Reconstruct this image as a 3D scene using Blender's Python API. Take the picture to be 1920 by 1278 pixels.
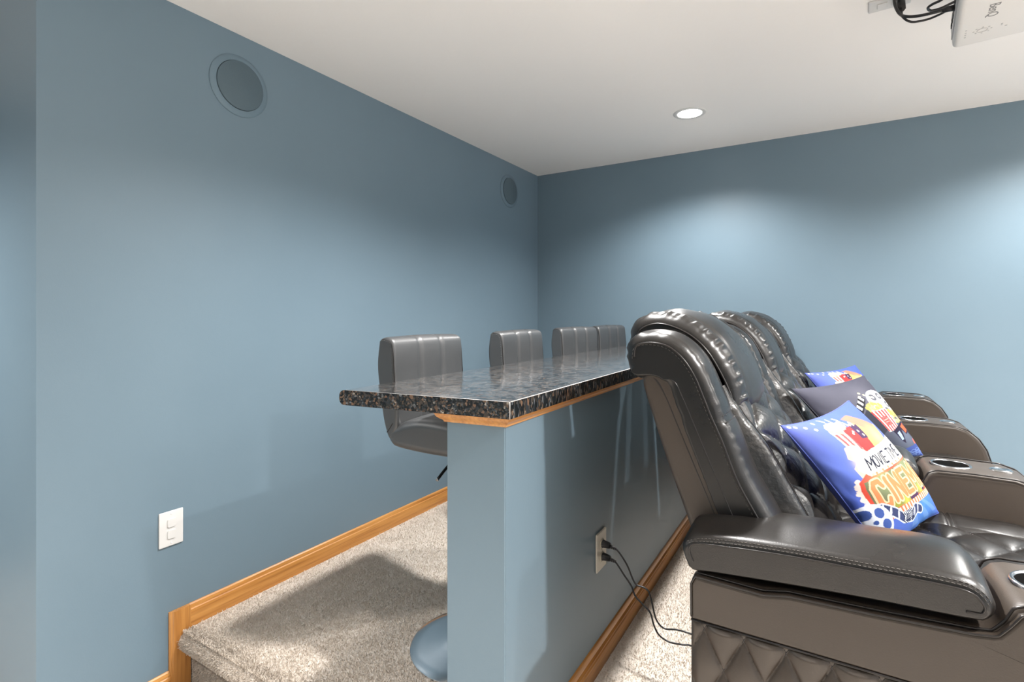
import bpy, bmesh, math, random
import numpy as np
from mathutils import Vector, Matrix
random.seed(4)
for o in list(bpy.data.objects): bpy.data.objects.remove(o)
S = bpy.context.scene
COL = S.collection
PI = math.pi

# ------------------------------------------------------------------ camera, world, lights, exposure
CAM_H = 1.07
YAW = math.atan(593/975)
cd = bpy.data.cameras.new('camera'); cam = bpy.data.objects.new('camera', cd); COL.objects.link(cam)
cam.location = (0, 0, CAM_H); cam.rotation_euler = (PI/2, 0, YAW)
cd.sensor_width = 36; cd.lens = 36*975/1920; cd.shift_y = (588-639)/1920; cd.clip_start = .02
S.camera = cam
S.view_settings.view_transform = 'Standard'; S.view_settings.look = 'None'
S.view_settings.gamma = 1; S.view_settings.use_curve_mapping = False
S.view_settings.exposure = 0.42
w = bpy.data.worlds.new('world'); S.world = w; w.use_nodes = True
w.node_tree.nodes['Background'].inputs[0].default_value = (.9, .95, 1, 1)
w.node_tree.nodes['Background'].inputs[1].default_value = 1.15
CEIL = 2.11
LAMPS = [(-.614, 2.783), (-.625, 1.41), (1.04, 2.783), (1.04, 1.0), (2.9, 2.783), (2.9, 1.1), (-.56, -.6), (1.04, -.6), (2.9, -.6), (-2.7, -.6)]  # last one is added out of view to brighten the far left wall strip
LAMP_W = 165
LAMP_K = [.68, 1.22, .85, 1.45, 1.7, 1.35, .85, 1.4, 1.6, 1.3]
def downlight_source(x, y, p):
    ld = bpy.data.lights.new('downlight_source', 'SPOT'); ld.energy = p; ld.color = (1, .98, .955)
    ld.spot_size = math.radians((144 if x < 2 else 162) if y > 0 or x < -1 else 104); ld.spot_blend = .65; ld.shadow_soft_size = .045
    lo = bpy.data.objects.new('downlight_source', ld); COL.objects.link(lo); lo.location = (x, y, CEIL-.012)
    return lo

# ------------------------------------------------------------------ tagging
def tag(o, label=None, cat=None, group=None, kind=None):
    if label: o['label'] = label
    if cat: o['category'] = cat
    if group: o['group'] = group
    if kind: o['kind'] = kind
    return o
def empty(name, loc, rz=0):
    o = bpy.data.objects.new(name, None); COL.objects.link(o); o.location = loc; o.rotation_euler = (0, 0, rz)
    o.empty_display_size = .05
    return o
def link(name, me, mat=None, parent=None, off=None):
    """link a mesh; if parent given and off given the mesh coordinates are in world space and get shifted"""
    o = bpy.data.objects.new(name, me); COL.objects.link(o)
    if mat: me.materials.append(mat)
    if parent:
        o.parent = parent
        if off is not None: o.location = (-off[0], -off[1], -off[2])
    return o
def mesh(verts, faces, smooth=False, name='mesh'):
    me = bpy.data.meshes.new(name); me.from_pydata([tuple(v) for v in verts], [], faces); me.update()
    if smooth: me.polygons.foreach_set('use_smooth', [True]*len(me.polygons))
    return me
def join_lists(parts):
    V = []; F = []
    for v, f in parts:
        n = len(V); V += list(v); F += [tuple(i+n for i in q) for q in f]
    return V, F
def fixn(me):
    bm = bmesh.new(); bm.from_mesh(me); bmesh.ops.recalc_face_normals(bm, faces=bm.faces); bm.to_mesh(me); bm.free(); return me

# ------------------------------------------------------------------ geometry helpers
def catmull(P, n, closed=True):
    P = np.array(P, float); m = len(P); out = []
    segs = m if closed else m-1
    for i in range(segs):
        if closed: p0, p1, p2, p3 = P[(i-1) % m], P[i], P[(i+1) % m], P[(i+2) % m]
        else: p0, p1, p2, p3 = P[max(i-1, 0)], P[i], P[i+1], P[min(i+2, m-1)]
        for t in np.linspace(0, 1, 12, endpoint=False):
            out.append(.5*((2*p1)+(-p0+p2)*t+(2*p0-5*p1+4*p2-p3)*t*t+(-p0+3*p1-3*p2+p3)*t**3))
    if not closed: out.append(P[-1])
    out = np.array(out)
    return resample(out, n, closed)
def resample(P, n, closed=True):
    P = np.array(P, float)
    Q = np.vstack([P, P[:1]]) if closed else P
    d = np.r_[0, np.cumsum(np.linalg.norm(np.diff(Q, axis=0), axis=1))]
    s = np.linspace(0, d[-1], n, endpoint=not closed)
    return np.stack([np.interp(s, d, Q[:, k]) for k in range(Q.shape[1])], 1)
def normals2(P, closed=True):
    if closed: T = np.roll(P, -1, 0)-np.roll(P, 1, 0)
    else: T = np.gradient(P, axis=0)
    T /= np.linalg.norm(T, axis=1)[:, None]+1e-12
    N = np.stack([T[:, 1], -T[:, 0]], 1)
    if closed:
        a = P; area = .5*np.sum(a[:, 0]*np.roll(a[:, 1], -1)-np.roll(a[:, 0], -1)*a[:, 1])
        if area < 0: N = -N
    return N
def inset(d, r): 
    if d >= r: return 0
    return r*(1-math.sqrt(max(0, 1-(1-d/r)**2)))
def loft_y(prof, y0, y1, r, n=72, crown=0, nm=10, smoothp=True, disp=None, r1=None, wfun=None):
    """pillowy extrusion along y of a closed (x,z) profile, with rounded ends"""
    P = catmull(prof, n) if smoothp else resample(prof, n)
    Wt = np.array([wfun(q) for q in P])[:, None] if wfun else 1
    N = normals2(P); r1 = r if r1 is None else r1
    ds = [r*(1-math.cos(a)) for a in np.linspace(0, PI/2, 7)]
    ys = [y0+d for d in ds]+list(np.linspace(y0+r, y1-r1, nm+2)[1:-1])+[y1-r1*(1-math.cos(a)) for a in np.linspace(PI/2, 0, 7)]
    V = []
    for y in ys:
        i = max(inset(y-y0, r), inset(y1-y, r1)); t = (y-y0)/(y1-y0)
        off = -i*Wt+crown*math.sin(PI*t)
        Q = P+N*off
        for k, q in enumerate(Q):
            v = [q[0], y, q[1]]
            if disp: 
                dd = disp(k/n, t, q); v[0] += N[k][0]*dd; v[2] += N[k][1]*dd
            V.append(v)
    F = []; m = len(ys)
    for j in range(m-1):
        for k in range(n):
            a = j*n+k; b = j*n+(k+1) % n
            F.append((a, b, b+n, a+n))
    F.append(tuple(range(n))[::-1]); F.append(tuple((m-1)*n+k for k in range(n)))
    return V, F
def smooth_mesh(VF, name='mesh', ang=None):
    me = fixn(mesh(VF[0], VF[1], True, name))
    for p in me.polygons:
        if len(p.vertices) > 4: p.use_smooth = False
    if ang:
        bm = bmesh.new(); bm.from_mesh(me)
        for e in bm.edges:
            if len(e.link_faces) == 2 and e.calc_face_angle(0) > math.radians(ang): e.smooth = False
        bm.to_mesh(me); bm.free()
    return me
def box(x0, x1, y0, y1, z0, z1, bev=0, seg=2):
    bm = bmesh.new(); bmesh.ops.create_cube(bm, size=1)
    for v in bm.verts:
        v.co = Vector(((x0+x1)/2+v.co.x*(x1-x0), (y0+y1)/2+v.co.y*(y1-y0), (z0+z1)/2+v.co.z*(z1-z0)))
    if bev: bmesh.ops.bevel(bm, geom=bm.edges[:], offset=bev, segments=seg, affect='EDGES', profile=.6)
    me = bpy.data.meshes.new('box'); bm.to_mesh(me); bm.free()
    return me
def meVF(me):
    return [tuple(v.co) for v in me.vertices], [tuple(p.vertices) for p in me.polygons]
def tube(path, rad, n=8, closed=False, res=None, caps=True):
    P = np.array(path, float)
    if res: P = catmull(P, res, closed)
    m = len(P); V = []; F = []
    up = np.array([.13, .21, .97]); prev = None
    for i in range(m):
        a = P[(i-1) % m] if (closed or i > 0) else P[i]; b = P[(i+1) % m] if (closed or i < m-1) else P[i]
        t = b-a; t /= np.linalg.norm(t)+1e-12
        if prev is None:
            u = np.cross(t, up); u /= np.linalg.norm(u)
        else:
            u = prev-t*np.dot(prev, t); u /= np.linalg.norm(u)+1e-12
        prev = u; v = np.cross(t, u)
        rr = rad(i/(m-1)) if callable(rad) else rad
        for k in range(n):
            an = 2*PI*k/n
            V.append(tuple(P[i]+rr*(math.cos(an)*u+math.sin(an)*v)))
    for i in range(m if closed else m-1):
        for k in range(n):
            a = i*n+k; b = i*n+(k+1) % n; c = ((i+1) % m)*n+(k+1) % n; d = ((i+1) % m)*n+k
            F.append((a, b, c, d))
    if caps and not closed: F.append(tuple(range(n))[::-1]); F.append(tuple((m-1)*n+k for k in range(n)))
    return V, F
def lathe(prof, n=48, c=(0, 0, 0)):
    V = []; F = []; m = len(prof)
    for r, z in prof:
        for k in range(n):
            a = 2*PI*k/n; V.append((c[0]+r*math.cos(a), c[1]+r*math.sin(a), c[2]+z))
    for j in range(m-1):
        for k in range(n):
            F.append((j*n+k, j*n+(k+1) % n, (j+1)*n+(k+1) % n, (j+1)*n+k))
    F.append(tuple(range(n))[::-1]); F.append(tuple((m-1)*n+k for k in range(n)))
    return V, F
def dashes(path, ln, gap, rad):
    """a row of raised thread stitches along a path"""
    P = np.array(path, float); d = np.r_[0, np.cumsum(np.linalg.norm(np.diff(P, axis=0), axis=1))]
    out = []; s = 0
    while s+ln < d[-1]:
        a = np.array([np.interp(s, d, P[:, k]) for k in range(3)]); b = np.array([np.interp(s+ln, d, P[:, k]) for k in range(3)])
        out.append(tube([a, (a+b)/2, b], rad, 4)); s += ln+gap
    return join_lists(out) if out else ([], [])
def sweep(path, prof, closed=False, n0=None, n1=None):
    """mitred sweep of a (out, z) profile along a horizontal (x,y) path; out = right-hand side of travel"""
    P = [np.array(p, float) for p in path]; m = len(P); V = []; F = []; k = len(prof)
    for i in range(m):
        ns = []
        if i > 0: t = P[i]-P[i-1]; t /= np.linalg.norm(t); ns.append(np.array([t[1], -t[0]]))
        if i < m-1: t = P[i+1]-P[i]; t /= np.linalg.norm(t); ns.append(np.array([t[1], -t[0]]))
        if len(ns) == 2: b = ns[0]+ns[1]; b /= np.dot(b, ns[0])
        else: b = ns[0]
        for o, z in prof: V.append((P[i][0]+b[0]*o, P[i][1]+b[1]*o, z))
    for i in range(m-1):
        for j in range(k):
            a = i*k+j; c = i*k+(j+1) % k; F.append((a, c, c+k, a+k))
    F.append(tuple(range(k))[::-1]); F.append(tuple((m-1)*k+j for j in range(k)))
    return V, F
def grid_patch(fn, nu, nv):
    V = [fn(u, v) for v in np.linspace(0, 1, nv) for u in np.linspace(0, 1, nu)]
    F = [(j*nu+i, j*nu+i+1, (j+1)*nu+i+1, (j+1)*nu+i) for j in range(nv-1) for i in range(nu-1)]
    return V, F

# ------------------------------------------------------------------ materials
def mat(name, col, rough=.5, spec=.5, metal=0, coat=0):
    m = bpy.data.materials.new(name); m.use_nodes = True
    b = m.node_tree.nodes['Principled BSDF']
    b.inputs['Base Color'].default_value = (*col, 1); b.inputs['Roughness'].default_value = rough
    b.inputs['Specular IOR Level'].default_value = spec; b.inputs['Metallic'].default_value = metal
    b.inputs['Coat Weight'].default_value = coat
    return m
def nd(m, t, **k):
    n = m.node_tree.nodes.new(t)
    for a, b in k.items():
        if a in n.inputs: n.inputs[a].default_value = b
        else: setattr(n, a, b)
    return n
def lk(m, a, b): m.node_tree.links.new(a, b)
def bsdf(m): return m.node_tree.nodes['Principled BSDF']
def objco(m, scale=(1, 1, 1)):
    g = nd(m, 'ShaderNodeNewGeometry'); mp = nd(m, 'ShaderNodeMapping'); mp.inputs['Scale'].default_value = scale
    lk(m, g.outputs['Position'], mp.inputs['Vector']); return mp.outputs['Vector']
def ramp(m, fac, stops, interp='LINEAR'):
    r = nd(m, 'ShaderNodeValToRGB'); r.color_ramp.interpolation = interp
    el = r.color_ramp.elements
    while len(el) > 1: el.remove(el[-1])
    el[0].position = stops[0][0]; el[0].color = (*stops[0][1], 1)
    for p, c in stops[1:]:
        e = el.new(p); e.color = (*c, 1)
    lk(m, fac, r.inputs['Fac']); return r.outputs['Color']
def bump(m, height, strength, dist=.002, prev=None):
    b = nd(m, 'ShaderNodeBump'); b.inputs['Strength'].default_value = strength; b.inputs['Distance'].default_value = dist
    lk(m, height, b.inputs['Height'])
    if prev: lk(m, prev, b.inputs['Normal'])
    return b.outputs['Normal']
def noise(m, vec, scale, detail=3, rough=.5):
    n = nd(m, 'ShaderNodeTexNoise'); n.inputs['Scale'].default_value = scale; n.inputs['Detail'].default_value = detail
    n.inputs['Roughness'].default_value = rough
    lk(m, vec, n.inputs['Vector']); return n.outputs['Fac']
def mixc(m, fac, a, b):
    x = nd(m, 'ShaderNodeMix', data_type='RGBA'); 
    if hasattr(fac, 'links'): lk(m, fac, x.inputs[0])
    else: x.inputs[0].default_value = fac
    for s, i in ((a, 6), (b, 7)):
        if hasattr(s, 'links'): lk(m, s, x.inputs[i])
        else: x.inputs[i].default_value = (*s, 1)
    return x.outputs[2]

# wall paint: blue, eggshell, faint roller texture and a few scuffs
M_wall = mat('blue_wall_paint', (.16, .229, .28), .42, .35)
v = objco(M_wall)
scv = objco(M_wall, (1, 5, 7))
sc = ramp(M_wall, noise(M_wall, scv, 3.2, 8, .75), [(.0, (0, 0, 0)), (.745, (0, 0, 0)), (.80, (1, 1, 1))])
base = ramp(M_wall, noise(M_wall, v, 1.3, 3), [(.3, (.152, .219, .270)), (.7, (.168, .238, .290))])
lk(M_wall, mixc(M_wall, sc, base, (.32, .39, .43)), bsdf(M_wall).inputs['Base Color'])
lk(M_wall, bump(M_wall, noise(M_wall, v, 260, 2), .12, .001), bsdf(M_wall).inputs['Normal'])
M_ceil = mat('white_ceiling_paint', (.86, .84, .815), .7, .25)
v = objco(M_ceil)
lk(M_ceil, bump(M_ceil, noise(M_ceil, v, 14, 5, .6), .25, .004), bsdf(M_ceil).inputs['Normal'])
lk(M_ceil, ramp(M_ceil, noise(M_ceil, v, 1.1, 2), [(.3, (.86, .85, .835)), (.7, (.88, .87, .855))]), bsdf(M_ceil).inputs['Base Color'])
# carpet
def carpet_mat(name):
    m = mat(name, (.6, .52, .44), .95, .1); v = objco(m)
    a = noise(m, v, 150, 3, .7); b = noise(m, v, 9, 3, .6)
    c = ramp(m, a, [(.30, (.50, .43, .36)), (.44, (.60, .53, .46)), (.56, (.74, .67, .60)), (.72, (.86, .80, .74))])
    d = ramp(m, b, [(.3, (.62, .55, .48)), (.7, (.78, .71, .64))])
    lk(m, mixc(m, .42, c, d), bsdf(m).inputs['Base Color'])
    lk(m, bump(m, noise(m, v, 170, 3, .7), .8, .006), bsdf(m).inputs['Normal'])
    bsdf(m).inputs['Sheen Weight'].default_value = .15
    return m
M_carpet = carpet_mat('beige_carpet')
M_pile = mat('carpet_yarn', (.6, .52, .45), .95, .05)
v = objco(M_pile)
lk(M_pile, mixc(M_pile, .45, ramp(M_pile, noise(M_pile, v, 190, 2, .7), [(.3, (.50, .425, .35)), (.5, (.64, .565, .485)), (.7, (.77, .70, .62))]),
   ramp(M_pile, noise(M_pile, v, 9, 3, .6), [(.3, (.57, .495, .42)), (.7, (.70, .63, .555))])), bsdf(M_pile).inputs['Base Color'])
# oak
def oak(name, axis):
    m = mat(name, (.5, .22, .06), .32, .5, coat=.25)
    s = [26, 26, 26]; s[axis] = 1.6; s2 = [160, 160, 160]; s2[axis] = 5
    a = noise(m, objco(m, tuple(s)), 1.0, 5, .6); b = noise(m, objco(m, tuple(s2)), 1.0, 2)
    c = ramp(m, a, [(.28, (.30, .115, .025)), (.5, (.50, .215, .05)), (.72, (.66, .33, .095))])
    d = ramp(m, b, [(.35, (.22, .08, .02)), (.5, (.52, .23, .06)), (.7, (.66, .33, .10))])
    lk(m, mixc(m, .3, c, d), bsdf(m).inputs['Base Color'])
    return m
M_oak = [oak('honey_oak_grain_x', 0), oak('honey_oak_grain_y', 1), oak('honey_oak_grain_z', 2)]
# granite laminate
def granite(name, rough, sc=(1, 1, 1), lift=0):
    m = mat(name, (.1, .1, .1), rough, .5); v = objco(m, sc)
    vo = nd(m, 'ShaderNodeTexVoronoi'); vo.inputs['Scale'].default_value = 270; lk(m, v, vo.inputs['Vector'])
    sep = nd(m, 'ShaderNodeSeparateColor'); lk(m, vo.outputs['Color'], sep.inputs[0])
    vo2 = nd(m, 'ShaderNodeTexVoronoi'); vo2.inputs['Scale'].default_value = 170; lk(m, v, vo2.inputs['Vector'])
    sp2 = nd(m, 'ShaderNodeSeparateColor'); lk(m, vo2.outputs['Color'], sp2.inputs[0])
    c = ramp(m, sep.outputs[0], [(0, (.012+lift, .014+lift, .015+lift)), (.42, (.03+lift, .034+lift, .036+lift)), (.56, (.10, .072, .05)), (.68, (.045, .055, .065)),
                                 (.80, (.17, .115, .08)), (.90, (.12, .13, .14)), (.965, (.38, .34, .29))], 'CONSTANT')
    d = ramp(m, sp2.outputs[1], [(0, (.012, .015, .017)), (.5, (.06, .05, .042)), (.7, (.03, .036, .042)), (.86, (.17, .105, .07)), (.95, (.15, .16, .17))], 'CONSTANT')
    f = ramp(m, noise(m, v, 40, 3), [(.42, (0, 0, 0)), (.58, (1, 1, 1))])
    lk(m, mixc(m, f, c, d), bsdf(m).inputs['Base Color'])
    bb_ = bump(m, noise(m, v, 110, 3), .22, .0016); lk(m, bb_, bsdf(m).inputs['Normal']); lk(m, bb_, bsdf(m).inputs['Coat Normal'])
    return m
M_granite = granite('granite_laminate_top', .12, lift=.07)
bsdf(M_granite).inputs['Coat Weight'].default_value = .85; bsdf(M_granite).inputs['Coat Roughness'].default_value = .04; bsdf(M_granite).inputs['Coat IOR'].default_value = 1.7
M_granite_end = granite('granite_laminate_end', .25)
M_granite_side = granite('granite_laminate_side', .22, (1, 1, .35))
M_seam = mat('laminate_seam', (.55, .52, .5), .3)
# leather
def leather(name, col, rough, wr=.25, wscale=22, spec=.5):
    m = mat(name, col, rough, spec); v = objco(m)
    g = bump(m, noise(m, v, 900, 2), .10, .0006)
    vo = nd(m, 'ShaderNodeTexVoronoi'); vo.inputs['Scale'].default_value = 420; lk(m, v, vo.inputs['Vector'])
    g = bump(m, vo.outputs['Distance'], .10, .0008, g)
    if wr: g = bump(m, noise(m, v, wscale, 3, .45), wr, .006, g)
    lk(m, g, bsdf(m).inputs['Normal'])
    r = nd(m, 'ShaderNodeMapRange'); lk(m, noise(m, v, 7, 4), r.inputs[0])
    r.inputs[1].default_value = .3; r.inputs[2].default_value = .7; r.inputs[3].default_value = rough-.05; r.inputs[4].default_value = rough+.07
    lk(m, r.outputs[0], bsdf(m).inputs['Roughness'])
    return m
M_lea = leather('dark_brown_leather', (.0105, .0090, .0080), .31, .10, 16, .6)
M_lea_lit = leather('dark_brown_leather_carpet_lit', (.052, .040, .031), .40, .10, 12)  # same leather, lighter and browner: carpet reflection put into the colour
M_lea_wr = leather('wrinkled_brown_leather', (.0125, .0110, .0100), .30, .35, 60, .7)
M_lea_pipe = mat('leather_piping', (.018, .015, .014), .3)
M_thread = mat('thread', (.09, .08, .072), .5)
M_stool = leather('black_stool_leather', (.046, .048, .050), .42, 0, 15, 1.0)
M_stool_thread = mat('stool_thread', (.11, .11, .11), .6)
M_chrome = mat('chrome', (.75, .76, .78), .08, metal=1)
M_satin = mat('satin_steel', (.62, .64, .66), .16, metal=1)
M_ring = mat('dark_chrome', (.38, .38, .39), .22, metal=1)
M_well_shade = mat('cup_well_shade_black', (.006, .006, .006), 1, 0)  # matt black, paints the shade of a hollow that is not modelled
M_blackplastic = mat('black_plastic', (.012, .012, .013), .35)
M_white = mat('white_plastic', (.68, .68, .67), .35)
M_ivory = mat('ivory_plastic', (.62, .585, .50), .35)
M_ivory_d = mat('ivory_plastic_socket', (.50, .46, .38), .4)
M_dark = mat('dark_slot', (.01, .01, .01), .5)
M_proj = mat('projector_white_plastic', (.74, .73, .71), .4)
M_grey = mat('grey_print', (.22, .22, .22), .5)
M_lightgrey = mat('light_grey_plastic', (.5, .5, .5), .4)
M_spk = mat('blue_painted_speaker_rim', (.150, .217, .266), .45, .3)
M_grille = mat('blue_painted_grille', (.095, .138, .165), .6, .3)
v = objco(M_grille); vo = nd(M_grille, 'ShaderNodeTexVoronoi'); vo.inputs['Scale'].default_value = 420; lk(M_grille, v, vo.inputs['Vector'])
lk(M_grille, bump(M_grille, vo.outputs['Distance'], .4, .001), bsdf(M_grille).inputs['Normal'])
M_emit = bpy.data.materials.new('lamp_glow'); M_emit.use_nodes = True
nt = M_emit.node_tree; nt.nodes.clear(); e = nt.nodes.new('ShaderNodeEmission'); e.inputs[0].default_value = (1, .98, .95, 1); e.inputs[1].default_value = 12
oo = nt.nodes.new('ShaderNodeOutputMaterial'); nt.links.new(e.outputs[0], oo.inputs[0])

# ------------------------------------------------------------------ room shell
WX = -1.876; BY = 3.457; STEP = .93; LOW = -.193; RX = 4.3; FY = -2.6; CORNER = .546
def structure(name, me, m, parent=None):
    o = link(name, me, m, parent)
    if not parent: o['kind'] = 'structure'
    return o
T = .1
structure('wall_left', box(WX-T, WX, CORNER, BY+T, LOW-.02, CEIL), M_wall)
structure('wall_side', box(-3.4, WX-T, CORNER, CORNER+T, LOW-.02, CEIL), M_wall)
structure('wall_back', box(WX, RX+T, BY, BY+T, LOW-.02, CEIL), M_wall)
structure('wall_front', box(-3.4, RX, FY-T, FY, LOW-.02, CEIL), M_wall)
structure('wall_far_left', box(-3.5, -3.4, FY-T, CORNER+T, LOW-.02, CEIL), M_wall)
structure('ceiling', box(-3.5, RX+T, FY-T, BY+T, CEIL, CEIL+.1), M_ceil)
structure('floor_lower', box(-3.4, RX, FY, STEP+.06, LOW-.06, LOW), M_carpet)

# raised platform with a rounded carpet nosing
prof = [(BY, -.16), (BY, 0), (2.4, 0), (1.6, 0), (1.2, 0), (1.0, 0), (.955, -.001), (.935, -.004), (.918, -.013), (.909, -.028), (.911, -.044), (.922, -.058), (.938, -.066), (.950, -.075), (.954, -.10), (.955, -.15), (.955, LOW+.0)]
V = []; F = []
xs = np.concatenate([np.linspace(WX, -.55, 90), np.linspace(-.5, RX, 30)])
rng = np.random.RandomState(3)
for x in xs:
    for j, (y, z) in enumerate(prof):
        jit = .0022 if 5 < j < 15 else 0
        V.append((x, y+rng.uniform(-jit, jit), z+rng.uniform(-jit, jit)*.7))
k = len(prof)
for i in range(len(xs)-1):
    for j in range(k-1): F.append((i*k+j, i*k+j+1, (i+1)*k+j+1, (i+1)*k+j))
floor = structure('floor', smooth_mesh((V, F)), M_carpet)

# carpet pile: short tufts over the carpet the camera sees close by
def pile(name, pts, nrm, hgt, wid, parent):
    n = len(pts); r = np.random.RandomState(7)
    a = r.uniform(0, 2*PI, n); side = np.stack([np.cos(a), np.sin(a), np.zeros(n)], 1)*wid*.5
    lean = r.normal(0, .45, (n, 3)); lean -= nrm*np.sum(lean*nrm, 1)[:, None]
    tip = pts+(nrm+lean)*hgt*r.uniform(.6, 1.15, n)[:, None]
    Vn = np.stack([pts-side, pts+side, tip+side*.6, tip-side*.6], 1).reshape(-1, 3)
    me = bpy.data.meshes.new(name); me.vertices.add(4*n); me.vertices.foreach_set('co', Vn.ravel())
    me.loops.add(4*n); me.loops.foreach_set('vertex_index', np.arange(4*n)); me.polygons.add(n)
    me.polygons.foreach_set('loop_start', np.arange(0, 4*n, 4)); me.polygons.foreach_set('loop_total', np.full(n, 4))
    me.update(calc_edges=True); me.validate()
    o = link(name, me, M_pile, parent); o['kind'] = 'stuff'; return o
r = np.random.RandomState(5)
A = np.stack([r.uniform(WX+.02, -.76, 90000), STEP-.01+1.9*r.uniform(0, 1, 90000)**1.5, np.full(90000, -.001)], 1)
B = np.stack([r.uniform(-.58, -.16, 30000), r.uniform(.96, 3.4, 30000), np.full(30000, -.001)], 1)
Pn = np.vstack([A, B]); Nn = np.tile([0, 0, 1.], (len(Pn), 1))
pp = np.array(prof[6:]); pr = resample(pp, 400, False); nn_ = normals2(pr, False)
if nn_[100][0] > 0: nn_ = -nn_
idx = r.randint(0, 400, 42000); xx = r.uniform(WX+.02, -.7, 42000)
C1 = np.stack([xx, pr[idx, 0], pr[idx, 1]], 1); N1 = np.stack([np.zeros(42000), nn_[idx, 0], nn_[idx, 1]], 1)
Lw = np.stack([r.uniform(WX+.02, -.9, 14000), r.uniform(.6, .95, 14000), np.full(14000, LOW)], 1)
pile('carpet_pile', np.vstack([Pn, C1, Lw]), np.vstack([Nn, N1, np.tile([0, 0, 1.], (14000, 1))]), .0075, .0026, floor)

# baseboards
bb = [(0, 0), (.015, 0), (.015, .052), (.0135, .058), (.010, .061), (.0095, .066), (.007, .073), (.003, .077), (0, .077)]
def bbz(z0): return [(o, z+z0) for o, z in bb]
structure('baseboard_left', smooth_mesh(sweep([(WX, BY), (WX, .885)][::-1][::-1] if False else [(WX, .948), (WX, BY)], bbz(0)), ang=25), M_oak[1])
structure('baseboard_back', smooth_mesh(sweep([(WX+.015, BY), (RX, BY)], bbz(0)), ang=25), M_oak[0])
# the trim drops down the side of the step
vp = [(0, 0), (0, .015), (.046, .015), (.053, .0135), (.056, .010), (.060, .0095), (.064, .005), (.064, 0)]
V = []; 
for z in (LOW+.0, .0765):
    for a, b in vp: V.append((WX+b, .948-a, z if z < 0 else z-.0*a))
F = [(i, (i+1) % 8, 8+(i+1) % 8, 8+i) for i in range(8)]+[tuple(range(8))[::-1], tuple(range(8, 16))]
structure('trim_1', smooth_mesh((V, F), ang=25), M_oak[2])
structure('baseboard_step', smooth_mesh(sweep([(WX, CORNER), (WX, .885)], bbz(LOW)), ang=25), M_oak[1])
structure('baseboard_side', smooth_mesh(sweep([(-3.4, CORNER), (WX-.0, CORNER)], bbz(LOW)), ang=25), M_oak[0])

# low bar wall
A_ = (-.60, .958); B_ = (-.745, .938)
V = [(A_[0], A_[1]), (A_[0], BY), (B_[0], BY), (B_[0], B_[1])]
V = [(x, y, 0) for x, y in V]+[(x, y, .848) for x, y in V]
F = [(0, 1, 5, 4), (1, 2, 6, 5), (2, 3, 7, 6), (3, 0, 4, 7), (4, 5, 6, 7), (3, 2, 1, 0)]
me = mesh(V, F)
bm = bmesh.new(); bm.from_mesh(me); es = [e for e in bm.edges if abs(e.verts[0].co.z-e.verts[1].co.z) > .5]
bmesh.ops.bevel(bm, geom=es, offset=.0022, segments=3, affect='EDGES'); bm.to_mesh(me); bm.free()
structure('wall_middle', fixn(me), M_wall)
path = [(B_[0], BY), B_, A_, (A_[0], BY)]
def rsweep(p, pr): return sweep(p, pr)
bbm = [(0, 0), (.017, 0), (.017, .046), (.0145, .050), (.0145, .054), (.012, .057), (.009, .060), (.008, .068), (.004, .075), (0, .077)]
structure('baseboard_middle', smooth_mesh(rsweep(path, bbm), ang=25), M_oak[1])
tm = [(0, .824), (.004, .824), (.006, .829), (.011, .832), (.017, .838), (.019, .844), (.024, .8475), (0, .8475)]
structure('trim_2', smooth_mesh(rsweep(path, tm), ang=25), M_oak[1])

# ------------------------------------------------------------------ bar countertop
Cz = .885; th = .0365
XR = -.571; XL = -1.019; sl = (.929-.866)/(XR-XL)
def yend(x): return .929+(x-XR)*sl
pr = [(XR, Cz-th), (XR, Cz)]
nb = 10; rr = th*.42
for i in range(nb+1):
    a = PI/2+ (PI/2)*i/nb; pr.append((XL+rr+rr*math.cos(a), Cz-rr+rr*math.sin(a)))
for i in range(nb+1):
    a = PI+(PI/2)*i/nb; pr.append((XL+rr+rr*math.cos(a), Cz-th+rr+rr*math.sin(a)))
n = len(pr)
V = [(x, yend(x), z) for x, z in pr]+[(x, BY-.001, z) for x, z in pr]
F = [(i, (i+1) % n, n+(i+1) % n, n+i) for i in range(n)]+[tuple(range(n))[::-1], tuple(range(n, 2*n))]
ct = empty('bar_countertop', (-.795, 2.2, Cz-th))
tag(ct, 'long dark granite-look laminate bar countertop on the blue low wall behind the recliners', 'countertop')
OFF = (-.795, 2.2, Cz-th)
link('slab', smooth_mesh((V, F), ang=30), M_granite, ct, OFF)
e2 = .0016
pe = [(x if x < XR else XR, z) for x, z in pr]
V = [(x, yend(x)-e2, z+.0) for x, z in pe]+[(x, yend(x)-.0002, z) for x, z in pe]
F = [(i, (i+1) % n, n+(i+1) % n, n+i) for i in range(n)]+[tuple(range(n))[::-1], tuple(range(n, 2*n))]
tag(link('end_band', smooth_mesh((V, F), ang=30), M_granite_end, ct, OFF), 'dark speckled edge strip on the near end')
tag(link('side_band', box(XR+.0002, XR+.0016, .931, BY-.001, Cz-th, Cz-.0006), M_granite_side, ct, OFF), 'streaky speckled edge strip facing the recliners')
sm = [tube([(XR+.0008, .932, Cz-.0002), (XR+.0008, BY-.002, Cz-.0002)], .0011, 6), tube([(XL+.02, yend(XL+.02)-.0008, Cz-.0002), (XR, .9285, Cz-.0002)], .0008, 6),
      tube([(XR+.0006, .929, Cz-th), (XR+.0006, .929, Cz)], .0009, 6)]
for q in sm: tag(link('laminate_seam', smooth_mesh(q), M_seam, ct, OFF), 'thin pale line where the laminate sheets meet')

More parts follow.
